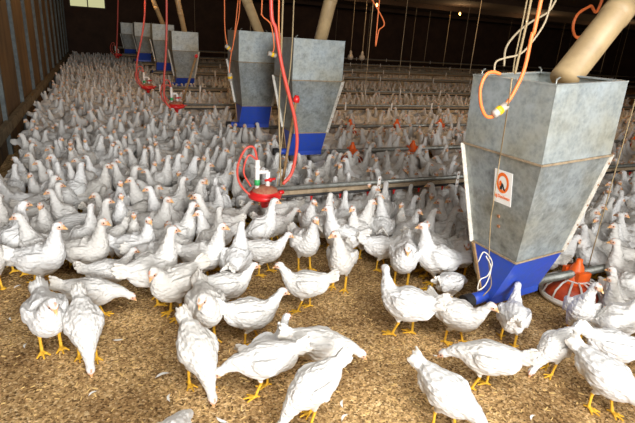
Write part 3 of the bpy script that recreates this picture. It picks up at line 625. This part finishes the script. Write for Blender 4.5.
    m2 = bpy.data.meshes.new(name); m2.from_pydata(co.tolist(), [], faces + ef_); m2.materials.append(M['plumage'])
    ca = m2.color_attributes.new('Col', 'FLOAT_COLOR', 'POINT'); ca.data.foreach_set('color', np.hstack([np.clip(col, 0, 1), np.ones((len(col), 1))]).astype(np.float32).ravel())
    m2.polygons.foreach_set('use_smooth', [True] * len(m2.polygons)); m2.update(); bpy.data.meshes.remove(me)
    return m2

HEN = {}
for nm, args in dict(up=('up', 0), up_l=('up', 45), up_r=('up', -45), up_b=('up', 75), tall=('tall', 0), tall_l=('tall', 40), tall_r=('tall', -50), walk=('walk', 0), walk_l=('walk', 35), walk_r=('walk', -35),
                     low=('low', 0), peck=('peck', 0), peck_r=('peck', -30), tuck=('tuck', 15), tuck_r=('tuck', -35)).items():
    HEN[nm] = make_hen_mesh('hen_' + nm, *args, seed=len(HEN))
HEN['sit'] = make_hen_mesh('hen_sit', 'up', 20, sit=True, seed=50)

# (body pixel x, y, image heading: 0 right 90 away 180 left 270 to the camera, pose, scale, label)
EX = [
 (18, 206, 175, 'up', 1., 'white hen by the left wall with orange beak pointing left, at the picture edge'),
 (42, 206, 10, 'up', 1., 'white hen facing right behind the big long necked hen at left'),
 (6, 222, 110, 'up', 1., 'hen cut by the left picture edge below the left pointing one'),
 (16, 246, 22, 'tall', 1.15, 'tall long necked white hen at left edge leaning right'),
 (44, 262, 335, 'up', 1.1, 'big white hen with orange face standing at the front left of the crowd'),
 (90, 254, 330, 'up', 1.05, 'white hen facing right, second from left in the front row'),
 (64, 238, 60, 'low', 1., 'greyish white back of a bending hen between two front left hens'),
 (70, 221, 185, 'low', 1., 'white hen bending left in the small clearing at left'),
 (98, 204, 60, 'walk', 1., 'white hen seen from behind standing in the small clearing at left'),
 (121, 205, 285, 'up', 1., 'slim white hen facing the camera at the right of the small clearing'),
 (76, 192, 50, 'up', 1., 'white hen with yellow legs at the back of the small clearing'),
 (108, 240, 215, 'peck', 1., 'white hen with tail raised between the front row hens at left'),
 (137, 250, 340, 'up_r', 1., 'white hen with spread wing feathers, facing right, below the small clearing'),
 (156, 256, 335, 'up', .95, 'white hen tucked behind the right shoulder of the spread wing hen'),
 (156, 226, 330, 'up', 1., 'white hen in mid left crowd standing upright with open breast'),
 (140, 204, 200, 'up', 1., 'white hen facing left just right of the small clearing'),
 (180, 236, 20, 'up', 1., 'white hen with raised neck seen from behind, left of the big left facing hen'),
 (213, 228, 178, 'up', 1.15, 'big white hen facing left in the middle of the flock'),
 (150, 276, 18, 'up', 1.2, 'large white hen stretching upright to the right, tail at lower left'),
 (206, 258, 345, 'up', 1.05, 'white hen facing right with a full breast, below the big left facing hen'),
 (232, 214, 12, 'walk', 1., 'white hen leaning right with bent head left of the red regulator'),
 (237, 262, 75, 'up', 1., 'plump white hen seen from behind with raised neck'),
 (47, 317, 275, 'tuck', 1.05, 'hen facing the camera with lowered head, leftmost at the open floor'),
 (84, 324, 272, 'peck', 1.15, 'hen pecking toward the camera, second from left on open floor'),
 (100, 285, 350, 'low', 1.1, 'white hen bending right with a stretched yellow leg'),
 (110, 266, 8, 'walk', .95, 'white hen facing right behind the bending hen at left'),
 (173, 286, 215, 'tuck', 1.1, 'white hen with lowered head and both yellow legs showing, left of centre'),
 (206, 309, 280, 'tuck_r', 1.05, 'white hen facing the camera with bowed head left of centre'),
 (228, 282, 10, 'walk', 1.05, 'white hen in profile facing right behind the bowed hen'),
 (252, 311, 8, 'walk', 1.15, 'white hen in profile facing right at centre left, reddish beak'),
 (201, 350, 292, 'peck', 1.2, 'white hen walking toward the camera with beak near the floor, lower left of centre'),
 (170, 436, 66, 'low', 1.0, 'hen mostly below the picture with only its head showing'),
 (305, 281, 182, 'walk', 1.1, 'white hen facing left with a raised tail at the centre of the open floor'),
 (341, 262, 262, 'up_r', 1.05, 'white hen standing facing the camera on both yellow legs at centre'),
 (266, 352, 188, 'low', 1.15, 'white hen bending left, front of the overlapping pair at centre bottom'),
 (318, 346, 5, 'low', 1.15, 'white hen stretching right, rear of the overlapping pair at centre bottom'),
 (312, 384, 215, 'peck', 1.1, 'ruffled white hen with tail pointing right, nearest bottom centre'),
 (272, 331, 20, 'sit', .9, 'white hen half hidden between the centre hens'),
 (265, 248, 3, 'walk', 1.1, 'white hen in profile with high tail facing right below the red regulator'),
 (306, 245, 300, 'up', 1.05, 'white hen facing the camera with yellow legs, right of the regulator'),
 (276, 222, 10, 'walk', 1.1, 'long white hen stretching right just under the red regulator'),
 (262, 208, 12, 'walk', 1., 'white hen right behind the red regulator with lowered neck'),
 (325, 226, 75, 'up', 1., 'white hen seen from behind with raised neck below the drinker pipe'),
 (341, 238, 178, 'up', 1., 'white hen facing left behind the centre standing hen'),
 (356, 228, 12, 'up', 1., 'white hen facing right under the drinker line at centre'),
 (333, 206, 90, 'up', 1., 'hen facing away directly under the drinker line'),
 (363, 212, 5, 'up', 1., 'hen facing right directly under the drinker line by the white clamp'),
 (382, 244, 12, 'walk', 1.1, 'white hen facing right with one yellow leg showing, right of centre'),
 (405, 260, 268, 'tuck', 1.15, 'broad white hen facing the camera with lowered red face'),
 (434, 262, 188, 'up', 1.15, 'fluffy white hen facing left beside the broad camera facing hen'),
 (462, 254, 272, 'tuck', 1., 'hen with dark lowered face looking at the camera near the large hopper'),
 (449, 230, 178, 'up', 1., 'white hen facing left beside the funnel of the large hopper'),
 (402, 203, 185, 'tall', 1., 'white hen facing left under the pipe left of the large hopper'),
 (381, 212, 95, 'tall', 1., 'hen with raised neck seen from behind under the clamp'),
 (429, 220, 265, 'tall', 1., 'slender hen facing the camera left of the large hopper'),
 (459, 212, 180, 'up', 1., 'white hen facing left touching the upper funnel edge'),
 (468, 222, 150, 'up', 1., 'white hen half hidden by the large hopper'),
 (407, 304, 163, 'walk_r', 1.5, 'ruffled white hen facing left with wide stance, right of centre'),
 (458, 313, 345, 'walk', 1.15, 'white hen with raised tail walking right in front of the black end cap'),
 (452, 276, 60, 'low', .8, 'white hen behind the black end cap of the hopper'),
 (487, 354, 182, 'low', 1.15, 'white hen bending left in profile on open floor at lower right'),
 (450, 391, 330, 'low', 1.15, 'white hen bending right at the bottom right of centre with spiky tail'),
 (514, 313, 95, 'walk', 1.1, 'white hen under the blue boot of the large hopper'),
 (557, 340, 235, 'peck', .8, 'white hen with upright pointed tail in front of the red pan feeder'),
 (610, 376, 335, 'low', 1.25, 'big cream hen at the lower right edge seen from behind'),
 (618, 342, 20, 'walk', 1.05, 'white hen behind the big hen at the right edge'),
 (608, 287, 180, 'up', .55, 'white hen facing left just right of the pan feeder'),
 (622, 311, 182, 'up', .75, 'white hen facing left at the right edge, lower of two by the feeder'),
 (624, 275, 190, 'up', 1., 'white hen facing left at the right edge above the pan feeder'),
]
GS = .97
birds = []   # x, y, yaw, mesh key, scale, label, explicit
LEN = dict(up=(.13, -.17), tall=(.10, -.14), walk=(.19, -.18), low=(.22, -.19), peck=(.16, -.17), tuck=(.13, -.16), sit=(.12, -.16))
def caps(b):
    k = b[3].split('_')[0]; f_, r_ = LEN[k]; s = b[4] * .8; d = np.array([-math.sin(b[2]), math.cos(b[2])]); p = np.array(b[:2])
    return np.array([p + d * f_ * s * t for t in (0, .75)] + [p - d * -r_ * s * .75])
def head2yaw(x, y, ang):
    g = np.array([x, y]) / math.hypot(x, y); r_ = np.array([g[1], -g[0]]); a = math.radians(ang); d = math.cos(a) * r_ + math.sin(a) * g
    return math.atan2(d[1], d[0]) - math.pi / 2
for px, py, ang, pose, s, lab in EX:
    p = at(px, py, .19); birds.append([p.x, p.y, head2yaw(p.x, p.y, ang), pose, (1 + (s - 1) * .45) * GS * (1.08 if pose[:2] in ('up', 'ta', 'tu') else .90), lab, True])
obst = [(x, y, .19) for x, y, z in placed if z < .05] + [(1.04, 3.2, .13)]
obst += [(x, y, .13) for x, y, z in placed if z >= .05]
obst_boot = (H1[0] - .05, H1[1], .22)
def cap_hit(ca, cb, r=.105): return (np.linalg.norm(ca[:, None] - cb[None], axis=2) < r).any()
# push overlapping foreground birds slightly apart
for it in range(30):
    C = [caps(b) for b in birds]
    for i in range(len(birds)):
        for j in range(i):
            d = C[i][:, None] - C[j][None]; L_ = np.linalg.norm(d, axis=2); k = np.unravel_index(L_.argmin(), L_.shape)
            if L_[k] < .115:
                u = d[k] / (L_[k] + 1e-6) * (.115 - L_[k]) * .25
                birds[i][0] += u[0]; birds[i][1] += u[1]; birds[j][0] -= u[0]; birds[j][1] -= u[1]
        for ox, oy, orr in obst[:2]:
            q = np.array(birds[i][:2]) - (ox, oy); l_ = np.linalg.norm(q)
            if l_ < orr + .09: birds[i][0] += q[0] / l_ * .01; birds[i][1] += q[1] / l_ * .01
YM = [(-40, 275), (0, 266), (60, 262), (140, 262), (240, 238), (300, 226), (350, 232), (400, 246), (470, 262), (500, 292), (560, 300), (600, 330), (635, 350), (700, 360)]
CLEAR = [(at(px, py, 0), r) for px, py, r in ((84, 228, .12), (112, 232, .16), (132, 224, .13), (300, 262, .2), (275, 285, .25), (362, 280, .2), (300, 275, .2), (232, 300, .2), (560, 322, .14), (585, 318, .14), (545, 318, .1), (500, 308, .14), (530, 300, .14), (480, 306, .14), (565, 310, .34))]
def ymax(px): return np.interp(px, [a for a, _ in YM], [b for _, b in YM])
FEEDY = [NEARY, 4.87, 6.3]; FX0 = [2.2, 1.85, 1.7]
keys = ['up', 'up_l', 'up_r', 'up_b', 'tall', 'tall', 'tall', 'tall_l', 'tall_r', 'tall_l', 'tall_r', 'walk_l', 'tuck']
cell = {}; CS = .35
def reg(b, c): 
    for q in c: cell.setdefault((int(q[0] // CS), int(q[1] // CS)), []).append(c)
for b in birds: reg(b, caps(b))
for it in range(60000):
    y = rng.uniform(1.2, 6.3); x = rng.uniform(-.72, 1.35 * y + 1.2)
    px, py, Z = proj((x, y, .19))
    if not (-30 < px < 668) or py > ymax(px): continue
    if (abs(y - NEARY) < .12 and x > 2.2) or (4.60 < y < 4.95 and x > 1.7) or (6.05 < y < 6.38 and x > 1.6): continue
    if any((x - ox) ** 2 + (y - oy) ** 2 < (orr + .06) ** 2 for ox, oy, orr in obst): continue
    if any(math.hypot(x - q.x, y - q.y) < r_ for q, r_ in CLEAR): continue
    if math.hypot(x - obst_boot[0], y - obst_boot[1]) < obst_boot[2]: continue
    ang = rng.choice([0, 15, -20, 30, 180, 160, 200, -60, 60, 100, -100, 140, 220]) + rng.normal(0, 14)
    k = keys[rng.integers(len(keys))]
    b = [x, y, head2yaw(x, y, ang), k, GS * rng.uniform(.93, 1.12), None, False]; c = caps(b)
    if c[:, 0].min() < -.96: continue
    hit = False
    for q in c:
        i, j = int(q[0] // CS), int(q[1] // CS)
        for ii in (-1, 0, 1):
            for jj in (-1, 0, 1):
                for cc_ in cell.get((i + ii, j + jj), ()):
                    if cap_hit(c, cc_, .092): hit = True; break
                if hit: break
            if hit: break
        if hit: break
    if hit: continue
    birds.append(b); reg(b, c)
def depth(b): return proj((b[0], b[1], .2))[2]
ex = [b for b in birds if b[6]]; rest = sorted([b for b in birds if not b[6]], key=depth)
inf = lambda b: -6 < proj((b[0], b[1], .25))[0] < 641
vis = [b for b in rest if inf(b)]; off = [b for b in rest if not inf(b)]
NIND = 300 - len(ex)
indiv = ex + vis[:NIND]; zlim = depth(vis[NIND - 1]) if len(vis) > NIND else 9
mass_near = vis[NIND:] + off
print('BIRDS explicit', len(ex), 'random', len(rest), 'zlim', zlim)

ORD = ['nearest'] + ['%s nearest' % s for s in ('second', 'third', 'fourth', 'fifth', 'sixth', 'seventh', 'eighth', 'ninth', 'tenth')]
def ordn(k):
    if k < 10: return ORD[k]
    n_ = k + 1; suf = 'th' if 10 <= n_ % 100 <= 20 else {1: 'st', 2: 'nd', 3: 'rd'}.get(n_ % 10, 'th'); return '%d%s nearest' % (n_, suf)
LM = [((15, 150), 'wall rail at left'), ((100, 190), 'small clearing at left'), ((265, 195), 'front red regulator'), ((305, 160), 'second hopper'), ((240, 130), 'third hopper'),
      ((378, 178), 'white drinker clamp'), ((455, 190), 'large hopper'), ((600, 190), 'rightmost tan cord'), ((620, 265), 'lower right feed pipe'), ((178, 112), 'second red regulator'), ((412, 152), 'rightmost orange cone')]
PH = dict(up='standing', tall='neck stretched', walk='leaning forward', tuck='head lowered', sit='sitting', low='bending', peck='pecking')
def facing(b):
    g = np.array(b[:2]) / math.hypot(*b[:2]); d = np.array([-math.sin(b[2]), math.cos(b[2])]); a = math.degrees(math.atan2(d @ g, d @ np.array([g[1], -g[0]]))) % 360
    return ['facing right', 'facing away', 'facing left', 'facing camera'][int(((a + 45) % 360) // 90)]
buckets = {}
for b in indiv:
    if b[6]: continue
    px, py, Z = proj((b[0], b[1], .3)); i = min(range(len(LM)), key=lambda i: (LM[i][0][0] - px) ** 2 + (LM[i][0][1] - py) ** 2)
    sd = 'left of' if px < LM[i][0][0] else 'right of'
    buckets.setdefault((i, sd), []).append((math.hypot(LM[i][0][0] - px, LM[i][0][1] - py), b))
for (i, sd), lst in buckets.items():
    lst.sort(key=lambda t: t[0])
    for k, (_, b) in enumerate(lst): b[5] = 'hen %s, %s, %s bird %s the %s' % (facing(b), PH[b[3].split('_')[0]], ordn(k), sd, LM[i][1])
for b in indiv:
    o = bpy.data.objects.new('hen', HEN[b[3]]); COL.objects.link(o); o.location = (b[0], b[1], 0); o.rotation_euler = (0, 0, b[2]); o.scale = (b[4],) * 3
    tag(o, b[5], 'chicken', 'white hens on the litter floor')

# the rest of the flock: too many to count, one object
def raw(me):
    n = len(me.vertices); co = np.empty(n * 3, np.float32); me.vertices.foreach_get('co', co)
    c_ = np.empty(n * 4, np.float32); me.color_attributes['Col'].data.foreach_get('color', c_)
    nl = len(me.loops); vi = np.empty(nl, np.int32); me.loops.foreach_get('vertex_index', vi); ls = np.empty(len(me.polygons), np.int32); me.polygons.foreach_get('loop_start', ls)
    lt = np.empty(len(me.polygons), np.int32); me.polygons.foreach_get('loop_total', lt); return co.reshape(-1, 3), c_.reshape(-1, 4), vi, ls, lt
MID = [raw(make_hen_mesh('hen_mid', p, y, voxel=.0105, seed=80 + i)) for i, (p, y) in enumerate((('up', 0), ('up', 50), ('up', -50), ('tall', 0), ('tall', 40), ('tall', -50), ('walk', 0), ('tuck', 10)))]
FAR = [raw(make_hen_mesh('hen_far', p, y, voxel=.017, dec=.36, seed=90 + i)) for i, (p, y) in enumerate((('up', 0), ('up', 60), ('tall', 0), ('tall', -50), ('tall', 40)))]
pts = [(b[0], b[1]) for b in mass_near]; mass = [(b[0], b[1], b[2], MID[rng.integers(len(MID))], b[4]) for b in mass_near]
grid = {}; rr = .185
for b in birds: grid.setdefault((int(b[0] // rr), int(b[1] // rr)), []).append((b[0], b[1]))
N_TRY = 120000
ys = 5.0 + (22.35 - 5.0) * np.sqrt(rng.uniform(0, 1, N_TRY)); us = rng.uniform(0, 1, N_TRY)
for y, u in zip(ys, us):
    x = -.84 + u * (1.32 * y + 1.6 + .84)
    if x > XR - .2: continue
    px, py, Z = proj((x, y, .2))
    if px > 655 or px < -25 or (y < 6.3): continue
    if any(Y - .25 < y < Y + .06 and x > 1.5 for Y in (6.3, 11.35, 13.75)): continue
    r_ = rr * (1 if y < 12 else 1.12)
    i, j = int(x // rr), int(y // rr); ok = True
    for ii in (-2, -1, 0, 1, 2):
        for jj in (-2, -1, 0, 1, 2):
            for q in grid.get((i + ii, j + jj), ()):
                if (q[0] - x) ** 2 + (q[1] - y) ** 2 < r_ * r_: ok = False; break
            if not ok: break
        if not ok: break
    if not ok: continue
    grid.setdefault((i, j), []).append((x, y)); T_ = MID if Z < 9.5 else FAR
    mass.append((x, y, rng.uniform(0, 6.28), T_[rng.integers(len(T_))], GS * rng.uniform(.92, 1.1)))
vs, cs, lv, lst_, ltt = [], [], [], [], []; vo = 0; lo_ = 0
for x, y, yw, (co, c_, vi, ls, lt), s in mass:
    ca, sa = math.cos(yw), math.sin(yw); q = co * s
    vs.append(np.stack([ca * q[:, 0] - sa * q[:, 1] + x, sa * q[:, 0] + ca * q[:, 1] + y, q[:, 2]], 1)); t = rng.uniform(.84, 1.0)
    cc_ = c_.copy(); cc_[:, :3] *= (t, t * .985, t * .96); cs.append(cc_); lv.append(vi + vo); lst_.append(ls + lo_); ltt.append(lt); vo += len(co); lo_ += len(vi)
vs = np.concatenate(vs).astype(np.float32); cs = np.concatenate(cs).astype(np.float32); lv = np.concatenate(lv).astype(np.int32); lst_ = np.concatenate(lst_).astype(np.int32)
me = bpy.data.meshes.new('flock'); me.vertices.add(len(vs)); me.vertices.foreach_set('co', vs.ravel()); me.loops.add(len(lv)); me.loops.foreach_set('vertex_index', lv)
me.polygons.add(len(lst_)); me.polygons.foreach_set('loop_start', lst_); me.polygons.foreach_set('use_smooth', np.ones(len(lst_), bool)); me.update(calc_edges=True)
ca = me.color_attributes.new('Col', 'FLOAT_COLOR', 'POINT'); ca.data.foreach_set('color', cs.ravel()); me.materials.append(M['plumage'])
fo = bpy.data.objects.new('distant_flock', me); COL.objects.link(fo)
tag(fo, 'dense mass of white hens filling the house behind the nearer birds', 'flock', None, 'stuff')
print('MASS', len(mass), 'verts', len(vs))

# ------------------------------------------------------------------ feathers and straw on the litter
FEA = [(163, 376, 10, .07, 'thin curved white feather on the litter at lower left'), (93, 394, 30, .04, 'small white feather at lower left'), (118, 340, 170, .05, 'feather beside the pecking hen\'s feet'),
       (18, 287, 40, .05, 'curled feather at far left of the open floor'), (11, 319, 100, .035, 'tiny feather at the left edge'), (26, 346, 80, .04, 'feather near the left foot of the bowed hen'),
       (222, 420, 130, .06, 'curved feather at the bottom edge left of the ruffled hen'), (343, 404, 60, .05, 'curved feather right of the ruffled hen at bottom'), (345, 418, 30, .05, 'feather at the bottom edge right of the ruffled hen'),
       (438, 356, 150, .055, 'grey feather by the beak of the bending hen'), (533, 418, 20, .045, 'pale feather at the bottom right'), (170, 398, 80, .05, 'feather between the left hens and the bottom edge')]
for px, py, ang, L_, lab in FEA:
    p = at(px, py, .006); a = math.radians(ang); n_ = 12; mb = MB(); vs_ = []
    for k in range(n_ + 1):
        t = k / n_; cx_ = (t - .5) * L_; cy_ = .16 * L_ * math.sin(t * math.pi); wd = .10 * L_ * math.sin(min(1, t * 1.1) * math.pi) ** .6 + .0006 if t > .15 else .001
        for s_ in (-1, 1): vs_.append((cx_, cy_ + s_ * wd, .002 + .012 * t * (1 - t) - .0))
    top = [(x, y, z + .0012) for x, y, z in vs_]; mb.add(vs_ + top, [(2 * k, 2 * k + 1, 2 * k + 3, 2 * k + 2) for k in range(n_)] + [(2 * k + 26, 2 * k + 28, 2 * k + 29, 2 * k + 27) for k in range(n_)])
    o = mb.build('feather', M['feather'], None, True, p); o.rotation_euler.z = a; tag(o, lab, 'feather', 'loose feathers on the litter')
mb = MB()
for k in range(5200):
    u = rng.uniform(0, 1); x = rng.uniform(-1, 4.5); y = rng.uniform(.5, 4.6); px, py, Z = proj((x, y, 0))
    if not (-10 < px < 650 and 180 < py < 440) or x < -.9: continue
    a = rng.uniform(0, 6.28); L_ = rng.uniform(.003, .012) * (1.6 if u > .93 else 1); w_ = rng.uniform(.0012, .003); z = rng.uniform(.001, .005); d = Vector((math.cos(a), math.sin(a), rng.uniform(-.2, .2)))
    mb.obox((x, y, z), d * L_, Vector((-d.y, d.x, 0)) * w_, Vector((0, 0, .0012)))
tag(mb.build('wood_shavings', M['straw']), 'loose pale shavings scattered over the litter', 'wood shavings', None, 'stuff')
